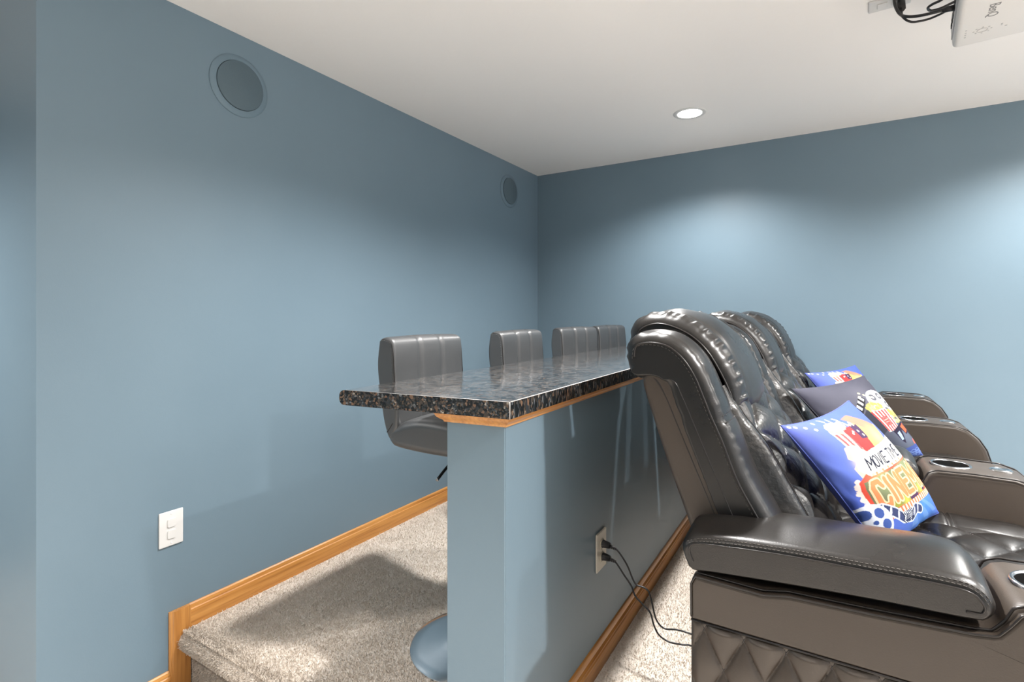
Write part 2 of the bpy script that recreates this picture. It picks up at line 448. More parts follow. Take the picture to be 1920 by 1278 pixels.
# ------------------------------------------------------------------ bar stools
def make_stool():
    """local frame: faces +x, seat centre above origin"""
    t = empty('bar_stool', (0, 0, 0))
    W = .178
    # one padded L-shaped shell: backrest running into the seat
    L = [(-.245, .985), (-.252, .90), (-.238, .80), (-.222, .715), (-.196, .672), (-.16, .652), (-.08, .648), (.05, .650), (.15, .655), (.178, .672), (.180, .70),
         (.16, .722), (.05, .742), (-.06, .745), (-.125, .735), (-.148, .730), (-.158, .745), (-.164, .80), (-.172, .88), (-.176, .965), (-.186, .988), (-.215, .997)]
    back = [(-.238, .975), (-.2455, .90), (-.231, .80), (-.214, .72), (-.190, .675), (-.165, .70), (-.158, .74), (-.161, .80), (-.168, .88), (-.172, .962), (-.182, .988), (-.212, .995), (-.232, .988)]
    def ds(amp, lo, hi):
        def f(k, t, q):
            # three upholstery channels on the inner faces
            c = 0
            for s in (1/3., 2/3.): c -= amp*math.exp(-((t-s)/.018)**2)
            inner = 1 if (q[0] > lo and q[1] > hi) else 0
            return c*inner
        return f
    o = link('backrest', smooth_mesh(loft_y(back, -W, W, .011, 80, .004, 40, disp=lambda k, t, q: (-.008*(math.exp(-((t-.345)/.020)**2)+math.exp(-((t-.655)/.020)**2))) if q[0] > -.2 and q[1] > .70 else 0)), M_stool, t)
    seat = [(-.205, .69), (-.19, .662), (-.16, .652), (-.05, .648), (.06, .650), (.15, .655), (.176, .672), (.180, .70), (.16, .724), (.05, .746), (-.06, .750), (-.13, .738), (-.165, .722), (-.195, .715)]
    link('seat', smooth_mesh(loft_y(seat, -W, W, .024, 80, .006, 40, disp=lambda k, t, q: (-.008*(math.exp(-((t-.345)/.020)**2)+math.exp(-((t-.655)/.020)**2))) if q[1] > .715 else 0)), M_stool, t)
    # seams down both side edges of the backrest front, and the mitre where back meets seat
    parts = []; st = []
    for s in (-1, 1):
        y = s*(W-.002)
        pth = [(-.163, y, .77), (-.167, y, .83), (-.172, y, .90), (-.177, y, .955), (-.188, y, .982), (-.222, y, .989)]
        P = catmull(pth, 60, False)
        parts.append(tube(P, .0018, 5)); P2 = P+np.array([-.007, s*.0022, -.002]); st.append(dashes(P2, .006, .004, .0007))
        q = catmull([(-.176, s*(W+.0003), .728), (-.188, s*(W+.0003), .712), (-.200, s*(W+.0003), .698)], 20, False)
        parts.append(tube(q, .0014, 5))
    for q in parts: link('piping', smooth_mesh(q), M_lea_pipe, t)
    for q in st: link('stitching', smooth_mesh(q), M_stool_thread, t)['kind'] = 'stuff'
    link('mounting_plate', box(-.09, .09, -.08, .08, .634, .650, .004), M_blackplastic, t)
    link('column', smooth_mesh(lathe([(.0, .03), (.045, .03), (.045, .036), (.028, .05), (.0265, .33), (.030, .33), (.030, .345), (.019, .346), (.019, .60), (.030, .61), (.030, .636), (0, .636)], 32), ang=35), M_chrome, t)
    link('base', smooth_mesh(lathe([(0, 0), (.197, 0), (.197, .006), (.193, .009), (.16, .013), (.10, .019), (.06, .026), (.044, .034), (0, .034)], 72), ang=50), M_satin, t)
    fr = [(.02, -.0, .30)]
    ring = tube([(.03*math.cos(a)+.0, .0, .30) for a in (0, .1)], .004)
    pth = [(.0, -.026, .30), (.03, -.10, .30), (.12, -.125, .30), (.165, -.07, .30), (.172, 0, .30), (.165, .07, .30), (.12, .125, .30), (.03, .10, .30), (0, .026, .30)]
    link('footrest', smooth_mesh(tube(pth, .0095, 10, res=60)), M_chrome, t)
    lv = tube([(.0, -.02, .625), (-.01, -.08, .615), (-.012, -.12, .597), (-.014, -.155, .575)], .0045, 8, res=20)
    lever = link('lever', smooth_mesh(lv), M_blackplastic, t)
    link('lever_tip', smooth_mesh(tube([(-.014, -.153, .5763), (-.0143, -.159, .5725)], .0052, 10)), M_chrome, lever)
    return t
def copy_tree(o, parent=None):
    c = o.copy(); COL.objects.link(c); c.parent = parent
    for ch in [x for x in bpy.data.objects if x.parent == o]: copy_tree(ch, c)
    return c
stool0 = make_stool()
spots = [(-.985, 1.37, 0, 'black padded bar stool nearest the camera, by the open end of the counter'),
         (-.985, 2.005, 0, 'second bar stool along the counter, black with a channelled back'),
         (-.995, 2.615, -9, 'third black bar stool along the counter, just left of the farthest one'),
         (-.995, 3.13, -7, 'farthest black bar stool, in the back corner beside the recliners')]
for i, (x, y, a, lab) in enumerate(spots):
    s = stool0 if i == 0 else copy_tree(stool0)
    s.location = (x, y, 0); s.rotation_euler = (0, 0, math.radians(a))
    tag(s, lab, 'bar stool', 'bar stools along the counter')

# ------------------------------------------------------------------ recliner row
SO = (.1, 2.25, 0)
sofa = empty('recliner_sofa', SO)
tag(sofa, 'row of three dark brown leather power recliners with quilted backs and cup holder arms', 'sofa')
def each(name, lst, m, parent, ang=None, stuff=False):
    for q in lst:
        if not q[0]: continue
        o = link(name, smooth_mesh(q, ang=ang), m, parent)
        if stuff: o['kind'] = 'stuff'
def sp(name, VF, m, parent=None, ang=None, label=None):
    me = smooth_mesh(VF, ang=ang) if isinstance(VF, tuple) else VF
    o = link(name, me, m, parent or sofa, SO if (parent is None or parent is sofa) else None)
    if label: o['label'] = label
    return o
AW = .088
ARMS = [1.118, 1.880, 2.618, 3.362]
body = [(-.222, .03), (-.222, .56), (-.215, .577), (-.10, .574), (-.06, .583), (.06, .588), (.185, .596), (.208, .600), (.222, .618), (.232, .640), (.25, .648), (.33, .650), (.41, .648), (.445, .636),
        (.475, .608), (.497, .570), (.511, .52), (.520, .45), (.524, .30), (.524, .03)]
pad = [(-.222, .580), (-.236, .600), (-.242, .622), (-.236, .642), (-.214, .656), (-.15, .666), (-.05, .673), (.06, .676), (.14, .679), (.185, .676), (.207, .660), (.214, .638), (.207, .618), (.186, .609), (.06, .603), (-.08, .593), (-.18, .584)]
def arm(i, yc):
    y0, y1 = yc-AW, yc+AW
    a = sp('armrest', loft_y(body, y0+.004, y1-.004, .014, 150, 0, 4, smoothp=False), M_lea_lit, ang=40)
    # padded lid
    def crown(k, t, q):
        return .0
    P = []
    VF = loft_y(pad, y0-.006, y1+.006, .016, 100, .0, 14, wfun=lambda q: .42+.58*min(1, max(0, (q[1]-.612)/.03)))
    V2 = []
    for x, y, z in VF[0]:
        t = (y-y0)/(y1-y0); c = max(0, math.sin(PI*min(1, max(0, t))))
        if z > .62: z += (-.010+.013*c)*min(1, (z-.62)/.03)
        V2.append((x, y, z))
    p = link('arm_pad', smooth_mesh((V2, VF[1])), M_lea, a)
    # seams: piping round the upper edge of the lid, on both sides
    pc = catmull(pad, 160); nn = normals2(pc); tubes = []; th_ = []
    for s, yy in ((-1, y0-.002), (1, y1+.002)):
        yo = y0-.006 if s < 0 else y1+.006
        last = min(range(160), key=lambda a_: abs(pc[a_][0]-.17)+abs(pc[a_][1]-.608)*3)
        def line_at(d, ii): return [((pc-nn*ii)[a_][0], yo-s*d, (pc-nn*ii)[a_][1]-.0092*min(1, max(0, ((pc-nn*ii)[a_][1]-.62)/.03))) for a_ in range(3, last)]
        tubes.append(tube(catmull(line_at(-.0006, .0150)[::3], 200, False), .0017, 6))
        for d in (.0014, .0042):
            stt = np.array(line_at(d, inset(d, .016)-.0004)[::2]); stt = stt[stt[:, 2] > .628]
            th_.append(dashes(catmull(stt[::2], 150, False), .0045, .0025, .0006))
    each('piping', tubes, M_lea_pipe, a)
    each('stitching', th_, M_thread, a, stuff=True)
    # piping of the side panel
    bp = resample(body, 400)
    pipes = []
    for s, yy in ((-1, y0+.001), (1, y1-.001)):
        q = [(x, yy, z) for x, z in bp if z > .035]
        # order starts at rear bottom
        pipes.append(tube(q, .0022, 6))
    each('panel_piping', pipes, M_lea_pipe, a)
    # cup holder and control dial set in the console top
    cx, cz = .292, .6495
    cup = lathe([(.031, -.045), (.034, -.01), (.035, .0), (.037, .003), (.042, .0045), (.0465, .003), (.048, .0), (.048, -.002), (.030, -.003), (.030, -.046)][::1], 48, (cx, yc, cz))
    ringp = [(.0385, -.004), (.0392, .001), (.0410, .0028), (.0440, .0028), (.0462, .001), (.047, -.002)]
    link('cup_holder', smooth_mesh((lambda q: (q[0], q[1][:-2]))(lathe(ringp, 48, (cx, yc, cz)))), M_ring, a)
    wv = lathe([(.0, .0002), (.0392, .0006), (.0395, -.002)], 48, (cx, yc, cz))  # flat disc, the depth of the well is only painted as shade
    tag(link('cup_well_shade', smooth_mesh(wv, ang=40), M_well_shade, a), 'flat black disc for the shade inside the cup well')
    d = link('control_dial', smooth_mesh(lathe([(0, -.002), (.024, -.002), (.024, .002), (.021, .0045), (.017, .005), (.015, .0038), (0, .0038)], 40, (.397, yc, .6478)), ang=35), M_satin, a)
    if i == 0:
        # quilted lower side panel of the near arm, facing the camera
        x0, x1, z0, z1 = -.2225, .524, .035, .49
        def f(u, v_):
            x = x0+(x1-x0)*u; z = z0+(z1-z0)*v_
            p1 = (x+.200)/.0685+(z-.475)/.134; q1 = (x+.200)/.0685-(z-.475)/.134
            h = (abs(math.sin(PI*p1))*abs(math.sin(PI*q1)))**.42
            e = min((x-x0)/.012, (x1-x)/.012, (z-z0)/.012, (z1-z)/.010, 1)
            return (x, y0-.001-.0155*h*max(e, 0)**.5, z)
        tag(link('quilted_panel', smooth_mesh(grid_patch(f, 330, 240)), M_lea_lit, a), 'diamond quilted lower side panel')
        lines = []
        for kk in range(-12, 16):
            for sg in (1, -1):
                P3 = []
                for z in np.linspace(z0, z1, 40):
                    x = -.200+.0685*(kk-sg*(z-.475)/.134)
                    if x0+.003 < x < x1-.003: P3.append((x, y0-.0022, z))
                if len(P3) > 3: lines.append(tube(P3, .0011, 5))
        each('quilting_seam', lines, M_lea_pipe, a)
        # flush upper panel standing proud of the quilting
        upp = [(-.222, .492), (-.2225, .560), (-.215, .574), (-.10, .571), (-.06, .580), (.06, .585), (.185, .593), (.212, .598), (.227, .618), (.238, .636), (.33, .643), (.41, .641), (.44, .630), (.470, .603), (.492, .566), (.506, .52), (.514, .492)]
        link('upper_panel', smooth_mesh(loft_y(upp, y0-.012, y0+.006, .006, 200, 0, 2, smoothp=False), ang=45), M_lea_lit, a)
        link('lower_seam', smooth_mesh(tube([(-.222, y0-.011, .4915), (.514, y0-.011, .4915)], .0022, 6)), M_lea_pipe, a)
        q = [(x, y0-.0115, z) for x, z in resample(upp, 300) if z > .494]
        link('upper_piping', smooth_mesh(tube(q, .0018, 6)), M_lea_pipe, a)
    return a
for i, y in enumerate(ARMS): arm(i, y)

rear = [(-.20, .12), (-.205, .30), (-.212, .45), (-.240, .60), (-.290, .74), (-.324, .84), (-.349, .925)]
def seatunit(i, ya, yb):
    yc = (ya+yb)/2; s0, s1 = ya+AW, yb-AW
    b0, b1 = ya+.040, (yb-.040 if i < 2 else yb)
    if i == 0: b0 = ya+.002
    # rear shell
    shell = rear+[(-.33, .945), (-.29, .93), (-.268, .88), (-.208, .74), (-.150, .60), (-.09, .45), (-.07, .12)]
    bk = sp('backrest', loft_y(shell, b0, b1, .012, 110, .004, 8), M_lea_lit)
    # side wings
    wing = [(-.340, .934), (-.362, .932), (-.378, .945), (-.384, .972), (-.380, 1.003), (-.362, 1.020), (-.325, 1.026), (-.285, 1.018), (-.250, .992), (-.222, .952), (-.200, .900), (-.185, .862), (-.166, .820), (-.135, .740), (-.088, .655), (-.055, .58), (-.04, .50),
            (-.12, .50), (-.165, .60), (-.215, .715), (-.262, .825), (-.292, .905), (-.310, .930)]
    WWd = .125
    def wdf(side):
        def wd(k, t, q):
            z = q[1]; front = q[0] > (-.60*(z-.6)-.16) or z > 1.0
            if not front: return 0
            e = t if side == 0 else 1-t
            d = .007*math.sin(PI*t)
            a_ = q[0]*1.0-z
            d += (.0016*math.sin(a_*190)+.0013*math.sin(a_*310+1.3))*math.exp(-((e-.13)/.09)**2)
            d -= .0035*math.exp(-((z-.855)/.009)**2)
            return d
        return wd
    for s, (w0, w1) in enumerate(((b0-.002, b0+WWd), (b1-WWd, b1+.002))):
        link('wing', smooth_mesh(loft_y(wing, w0, w1, .020, 150, .002, 20, disp=wdf(s), wfun=lambda q: max(.12, min(1, ((q[0]+.60*(q[1]-.6)+.165+.0)/.07)) if q[1] < .90 else (.25 if q[0] < -.30 and q[1] < .94 else 1)))), M_lea, bk)
        pc = catmull(wing, 260); nn = normals2(pc)
        tubes = []; stc = []
        yo = w0 if s == 0 else w1; sg = 1 if s == 0 else -1
        for dd, rr_, kind in ((-.0004, .0022, 0),):
            ring = pc-nn*.0188
            # the part of the ring from the roll over the top and down the front
            m0 = int(260*0.10)
            ia = min(range(260), key=lambda a_: math.hypot(pc[a_][0]+.384, pc[a_][1]-.975)); ib = min(range(260), key=lambda a_: math.hypot(pc[a_][0]+.052, pc[a_][1]-.56))
            sel = [(x, yo+sg*dd, z) for x, z in ring[ia:ib]]
            tubes.append(tube(catmull(sel[::5], 200, False), rr_, 6))
            s2 = catmull(sel[::5], 200, False)
            stc.append(dashes(s2+np.array([-.004, -sg*.0006, -.004]), .005, .0035, .0007))
        if s == 0:
            for ox, yy_, rr2 in ((-.006, w0+.0055, .0042), (.030, w0+.0005, .0014)):
                gp = catmull([(-.352+ox*.2, yy_+.008, .931), (-.315+ox, yy_, .930), (-.292+ox, yy_, .895), (-.262+ox, yy_, .825), (-.215+ox, yy_, .715), (-.165+ox, yy_, .60), (-.13+ox, yy_, .53)], 90, False)
                link('gusset_seam', smooth_mesh(tube(gp, rr2, 6)), M_lea_pipe, bk)
        # double cross seam
        for dz in (-.006, .006):
            cs = []
            for yy in np.linspace(w0+.012, w1-.012, 24):
                iv = max(inset(yy-w0, .020), inset(w1-yy, .020)); tt = (yy-w0)/(w1-w0)
                j = min(range(260), key=lambda a_: abs(pc[a_][1]-(.855+dz))+(0 if pc[a_][0] > -.25 else 9))
                o2 = -iv+.009*math.sin(PI*tt)-.0035*math.exp(-(dz/.009)**2)+.0006
                cs.append((pc[j][0]+nn[j][0]*o2, yy, pc[j][1]+nn[j][1]*o2))
            tubes.append(tube(cs, .0013, 5))
        each('wing_piping', tubes, M_lea_pipe, bk)
        each('wing_stitching', stc, M_thread, bk, stuff=True)
    # quilted centre panel
    fc = catmull([(-.215, .90), (-.172, .835), (-.126, .775), (-.085, .700), (-.047, .63), (-.014, .565), (.0, .52), (-.005, .485)], 100, False)
    fn_ = normals2(fc, False)
    if fn_[50][0] < 0: fn_ = -fn_
    c0, c1 = b0+WWd-.040, b1-WWd+.040
    yb = c0+.066; W2 = (c1-c0-.132)/2
    def f(u, v_):
        j = v_*99; j0 = int(min(98, math.floor(j))); a_ = j-j0
        q = fc[j0]*(1-a_)+fc[j0+1]*a_; nn = fn_[j0]
        y = c0+(c1-c0)*u; e = min(u, 1-u)*(c1-c0)
        h = -.085*(1-min(1, e/.042))**2
        s_ = v_*.50
        if e > .066:
            g = min(1, (e-.066)/.012)
            p1 = (y-yb)/W2+s_/.125; q1 = (y-yb)/W2-s_/.125
            h += g*(.016*(abs(math.sin(PI*p1/1))*abs(math.sin(PI*q1/1)))**.45)-.004*g
            h += g*.0012*math.sin(70*(s_+.2*y))*math.sin(30*y)
        else:
            h += .006*math.sin(PI*min(1, max(0, e-.022)/.044))+.0012*math.sin(v_*60+u*9)*math.exp(-v_*4)
        h += .030*math.sin(PI*u)**.8
        return (q[0]+nn[0]*h, y, q[1]+nn[1]*h)
    tag(link('back_cushion', smooth_mesh(grid_patch(f, 130, 150)), M_lea_wr, bk), 'diamond quilted centre of the back')
    # stitched border of the quilted field
    st = []
    for kk in range(-6, 8):
        for sg in (1, -1):
            L_ = []
            for v_ in np.linspace(.04, .98, 110):
                y = yb+W2*(kk-sg*v_*.50/.125)
                if c0+.068 < y < c1-.068: L_.append(np.array(f((y-c0)/(c1-c0), v_))+np.array([.0008, 0, .0004]))
            if len(L_) > 4: st.append(tube(L_, .0011, 5))
    for uu in (.066/(c1-c0), 1-.066/(c1-c0)):
        st.append(tube([np.array(f(uu, t))+np.array([.0012, 0, .0006]) for t in np.linspace(.12, .97, 80)], .0013, 5))
    each('quilt_seam', st, M_lea_pipe, bk)
    # headrest
    hr = [(-.405, .96), (-.425, 1.0), (-.420, 1.035), (-.395, 1.058), (-.355, 1.068), (-.310, 1.060), (-.262, 1.036), (-.222, .998), (-.190, .945), (-.168, .895), (-.160, .860), (-.172, .840), (-.205, .850), (-.245, .905), (-.285, .945), (-.345, .950)]
    h0, h1 = b0+WWd+.018, b1-WWd-.018
    def hd(k, t, q):
        e = min(t, 1-t); z = q[1]
        a_ = q[0]-z
        d = (.0026*math.sin(a_*170+2*math.sin(q[0]*31))+.0018*math.sin(a_*290+1))*math.exp(-((e-.075)/.040)**2)
        d += .004*math.exp(-((e-.10)/.05)**2)-.004*math.exp(-((e-.17)/.03)**2)
        d += .0010*math.sin(q[0]*60+t*9)
        tp = -.012*max(0, (.93-z)/.09)*(1-math.sin(PI*t))
        return d+tp
    h = link('headrest', smooth_mesh(loft_y(hr, h0, h1, .024, 170, .016, 70, disp=hd)), M_lea, bk)
    pc = catmull(hr, 200); nn = normals2(pc); tb = []
    for s in (0, 1):
        yy = h0-.0004 if s == 0 else h1+.0004
        ring = pc-nn*.0225
        ia = min(range(200), key=lambda a_: math.hypot(pc[a_][0]+.422, pc[a_][1]-1.02)); ib = min(range(200), key=lambda a_: math.hypot(pc[a_][0]+.160, pc[a_][1]-.862))
        sel = [(x, yy, z) for x, z in ring[ia:ib]]
        if len(sel) > 12: tb.append(tube(catmull(sel[::4], 160, False), .0026, 6))
    each('headrest_piping', tb, M_lea_pipe, bk)
    # seat cushion
    sc_ = [(-.06, .40), (-.06, .50), (-.02, .522), (.10, .530), (.25, .536), (.40, .534), (.50, .515), (.545, .47), (.555, .41), (.54, .375), (.40, .37), (.10, .37)]
    st_ = sp('seat', loft_y(sc_, s0+.002, s1-.002, .020, 90, .0, 6), M_lea)
    def g_(u, v_):
        x = -.03+.52*v_; y = s0+.004+(s1-s0-.008)*u; e = min(u, 1-u)*(s1-s0)
        zt = np.interp(x, [-.06, -.02, .1, .25, .4, .45, .5], [.51, .524, .532, .5375, .535, .527, .512])
        h = -.022*(1-min(1, e/.022))**2
        if e > .125:
            gg = min(1, (e-.125)/.010)
            p1 = (x-.18)/.115+(y-yc)/.150; q1 = (x-.18)/.115-(y-yc)/.150
            h += gg*.012*(abs(math.sin(PI*p1))*abs(math.sin(PI*q1)))**.45-.003*gg
        else:
            h += .010*math.sin(PI*min(1, e/.125))**.8
            h -= .005*math.exp(-((x-.262)/.006)**2)
            h += .0012*math.sin(x*55)*math.sin(e*40)
        h -= .005*math.exp(-((e-.125)/.006)**2)
        if v_ > .96: h -= .01*(v_-.96)/.04
        return (x, y, zt+h+.004)
    tag(link('seat_quilting', smooth_mesh(grid_patch(g_, 150, 110)), M_lea, st_), 'diamond quilted middle of the seat')
    tb = []
    for sgn in (0, 1):
        for dx in (-.0055, .0055):
            pts = []
            for e in np.linspace(.008, .118, 14):
                u = e/(s1-s0) if sgn == 0 else 1-e/(s1-s0)
                pts.append(np.array(g_(u, (.262+dx+.03)/.52))+np.array([0, 0, .0006]))
            tb.append(tube(pts, .001, 5))
        u = .125/(s1-s0) if sgn == 0 else 1-.125/(s1-s0)
        tb.append(tube([np.array(g_(u, t))+np.array([0, 0, .0008]) for t in np.linspace(.02, .97, 60)], .0012, 5))
    for kk in range(-7, 8):
        for sg in (1, -1):
            L_ = []
            for v_ in np.linspace(.03, .97, 90):
                x = -.03+.52*v_; y = yc+.150*sg*(kk-(x-.18)/.115)
                if s0+.132 < y < s1-.132: L_.append(np.array(g_((y-s0-.004)/(s1-s0-.008), v_))+np.array([0, 0, .0009]))
            if len(L_) > 4: tb.append(tube(L_, .0011, 5))
    each('seat_seam', tb, M_lea_pipe, st_)
    sp('footrest', loft_y([(.50, .10), (.50, .385), (.53, .40), (.56, .385), (.572, .30), (.572, .16), (.56, .10), (.53, .085)], s0+.004, s1-.004, .018, 60, .004, 6), M_lea)
    sp('seat_base', box(-.15, .50, s0-.01, s1+.01, .05, .37, .01), M_lea_lit)
for i in range(3): seatunit(i, ARMS[i], ARMS[i+1])
for x in (-.17, .46):
    for y in (1.08, 3.38):
        sp('foot', box(x-.025, x+.025, y-.025, y+.025, 0, .045, .003), M_blackplastic)
# fix children of parts: parts hold the offset, so sub-parts share it already

# ------------------------------------------------------------------ printed cushions
def inpoly(U, Vv, P):
    P = np.array(P); c = np.zeros(U.shape, bool); j = len(P)-1
    for i in range(len(P)):
        xi, yi = P[i]; xj, yj = P[j]
        if yi != yj:
            c ^= ((yi > Vv) != (yj > Vv)) & (U < (xj-xi)*(Vv-yi)/(yj-yi)+xi)
        j = i
    return c
def srgb(r_, g, b):
    f = lambda c: (c/255/12.92) if c/255 <= .04045 else ((c/255+.055)/1.055)**2.4
    return np.array([f(r_), f(g), f(b)])
class Canvas:
    def __init__(s, n, bg, shear=0, vs=1, vo=0):
        a = np.linspace(0, 1, n); s.U, s.V = np.meshgrid(a, a); s.U = s.U+shear*(.3+.8*np.clip(s.V/.55, 0, 1)); s.V = s.V*vs+vo; s.C = np.zeros((n, n, 3)); s.C[:] = srgb(*bg)
    def mask(s, m, col, al=1):
        s.C[m] = s.C[m]*(1-al)+srgb(*col)*al
    def poly(s, P, col, al=1): s.mask(inpoly(s.U, s.V, P), col, al)
    def ell(s, cx, cy, rx, ry, col, rot=0, al=1, ring=None):
        c, q = math.cos(rot), math.sin(rot); dx = s.U-cx; dy = s.V-cy
        d = ((dx*c+dy*q)/rx)**2+((-dx*q+dy*c)/ry)**2
        m = d < 1
        if ring: m &= d > ring**2
        s.mask(m, col, al)
    def line(s, P, wd, col, al=1):
        m = np.zeros(s.U.shape, bool)
        for (x0, y0), (x1, y1) in zip(P[:-1], P[1:]):
            L2 = (x1-x0)**2+(y1-y0)**2+1e-12
            t = np.clip(((s.U-x0)*(x1-x0)+(s.V-y0)*(y1-y0))/L2, 0, 1)
            m |= (s.U-x0-t*(x1-x0))**2+(s.V-y0-t*(y1-y0))**2 < (wd/2)**2
        s.mask(m, col, al)
    def glow(s, cx, cy, r_, col, al=1):
        d = np.exp(-(((s.U-cx)**2+(s.V-cy)**2)/r_**2))[..., None]*al; s.C = s.C*(1-d)+srgb(*col)*d
    def text(s, txt, x, y, w_, h, sw, col, outline=None, gap=.22):
        G = {'C': [[(1, .22), (.8, 0), (.2, 0), (0, .2), (0, .8), (.2, 1), (.8, 1), (1, .78)]], 'I': [[(.5, 0), (.5, 1)]], 'N': [[(0, 1), (0, 0), (1, 1), (1, 0)]],
             'E': [[(1, 0), (0, 0), (0, 1), (1, 1)], [(0, .5), (.8, .5)]], 'M': [[(0, 1), (0, 0), (.5, .65), (1, 0), (1, 1)]], 'A': [[(0, 1), (.5, 0), (1, 1)], [(.2, .65), (.8, .65)]],
             'O': [[(.5, 0), (.15, .1), (0, .4), (0, .6), (.15, .9), (.5, 1), (.85, .9), (1, .6), (1, .4), (.85, .1), (.5, 0)]], 'V': [[(0, 0), (.5, 1), (1, 0)]], 'T': [[(0, 0), (1, 0)], [(.5, 0), (.5, 1)]], ' ': []}
        wid = [({'I': .25, ' ': .5, 'M': 1.2}.get(c, .85)) for c in txt]; tot = sum(wid)+gap*(len(txt)-1)
        k = w_/tot
        for pas in ((outline, sw*1.7), (col, sw)) if outline else ((col, sw),):
            cx = x
            for c, ww in zip(txt, wid):
                for st in G[c]:
                    s.line([(cx+px_*ww*k, y+py_*h) for px_, py_ in st], pas[1], pas[0])
                cx += (ww+gap)*k
def blue_print(n):
    c = Canvas(n, (84, 106, 196), .205, 1.06, .0); rs = np.random.RandomState(2)
    c.glow(.30, .35, .30, (112, 134, 222), .8); c.glow(.15, .75, .22, (66, 92, 190), .8); c.glow(.85, .92, .28, (84, 146, 226), .9); c.glow(.1, .1, .2, (110, 120, 205), .7)
    # light rays bottom right
    for a in (.0, .22, .42): c.poly([(.62+a*.3, .80), (.66+a*.3, .80), (.70+a, 1), (.60+a, 1)], (150, 190, 236), .35)
    # drink, popcorn tub, striped straws, film wedge
    c.poly([(.62, .10), (.96, .20), (.86, .36), (.58, .34)], (236, 196, 110)); c.poly([(.60, .06), (.72, .05), (.94, .20), (.80, .24)], (176, 130, 110)); c.glow(.80, .28, .08, (250, 226, 150), .8)
    for i, x in enumerate((.40, .47, .54)):
        c.line([(x, .02+i*.01), (x+.07, .17)], .016, (238, 240, 250)); c.line([(x+.02, .05), (x+.03, .075)], .018, (84, 106, 196))
    c.poly([(.33, .12), (.62, .13), (.60, .36), (.38, .36)], (250, 238, 214))
    for i in range(5): 
        x = .35+i*.055; c.poly([(x, .15), (x+.026, .15), (.405+i*.036+.018, .36), (.405+i*.036, .36)], (222, 92, 96))
    c.poly([(.46, .12), (.66, .13), (.64, .33), (.50, .33)], (228, 62, 62)); c.poly([(.58, .12), (.68, .13), (.66, .25), (.58, .24)], (70, 48, 84))
    for _ in range(34):
        x, y = .33+rs.rand()*.20, .07+rs.rand()*.08; c.ell(x, y, .018+.01*rs.rand(), .016, (252, 244, 206) if rs.rand() > .35 else (240, 222, 150))
    for _ in range(9): c.ell(.50+rs.rand()*.16, .10+rs.rand()*.12, .010, .010, (255, 250, 246))
    for x, y in ((.20, .05), (.26, .08), (.14, .03), (.10, .02), (.31, .03)): c.ell(x, y, .013, .010, (250, 250, 255))
    # cream swirl below the tub
    c.poly([(.33, .26), (.42, .25), (.54, .36), (.44, .42), (.42, .50), (.34, .50), (.32, .42), (.36, .38), (.31, .34)], (250, 214, 182)); c.glow(.38, .38, .05, (255, 232, 210), .7)
    # marquee sign
    sg = [(.30, .52), (.40, .47), (1.3, .47), (1.3, .82), (.38, .82), (.31, .73)]
    for i in range(18):
        t = i/17; c.ell(.295+.010*math.sin(i*1.9), .51+t*.25, .018, .016, (252, 236, 226))
    c.poly(sg, (230, 84, 66)); c.poly([(.33, .53), (1.3, .50), (1.3, .78), (.40, .79), (.33, .72)], (116, 122, 92))
    c.glow(.5, .55, .09, (160, 176, 120), .8); c.glow(.85, .56, .10, (150, 164, 120), .7); c.glow(.62, .78, .06, (196, 196, 80), .9); c.glow(.90, .76, .05, (200, 200, 90), .9)
    c.poly([(.68, .745), (.82, .745), (.82, .80), (.68, .80)], (76, 46, 84)); c.poly([(.44, .745), (.54, .745), (.54, .79), (.44, .79)], (150, 150, 60))
    c.poly([(.94, .73), (1, .73), (1, .79), (.94, .79)], (76, 46, 84))
    for i in range(22):
        x = .36+i*.042; c.poly([(x, .795), (x+.022, .795), (x+.026, .845), (x+.004, .845)], (254, 238, 200)); c.poly([(x+.022, .795), (x+.042, .795), (x+.046, .845), (x+.026, .845)], (240, 118, 84))
    c.poly([(.36, .36), (.56, .33), (1.3, .30), (1.3, .49), (.42, .51), (.34, .44)], (253, 243, 226)); c.poly([(.39, .375), (1.3, .335), (1.3, .475), (.44, .49), (.38, .44)], (255, 252, 246))
    for i in range(15): c.ell(.44+i*.039, .50-i*.0012, .013, .010, (248, 150, 110) if i % 2 else (255, 230, 170))
    c.text('MOVIE TIME', .44, .378, .50, .088, .0130, (30, 36, 58))
    c.text('CINEMA', .375, .555, .70, .185, .036, (250, 142, 92), (254, 214, 170), .42)
    # reel and film strip
    fp = [(.29, .735), (.36, .745), (.44, .81), (.50, .88), (.60, .91), (.70, .87), (.76, .90)]
    c.line(fp, .085, (226, 236, 250)); c.line(fp, .062, (60, 70, 112))
    for q in ((.31, .737), (.36, .75), (.41, .785), (.46, .84), (.52, .89), (.59, .91), (.66, .885), (.72, .88)): c.ell(q[0], q[1], .009, .038, (232, 238, 250), .5)
    c.ell(.27, .815, .125, .135, (232, 238, 252), .25)
    for k in range(5):
        a = .5+k*2*PI/5; c.ell(.27+.072*math.cos(a), .815+.077*math.sin(a), .034, .038, (66, 92, 164), .25)
    c.ell(.27, .815, .015, .016, (66, 92, 164))
    for k in range(7):
        x = .50+k*.020; c.line([(x, .845), (x+.014, .875), (x-.010, .905), (x+.014, .93)], .008, (24, 28, 48)); c.line([(x+.008, .84), (x+.020, .875), (x-.002, .905)], .004, (235, 240, 250))
    return c.C
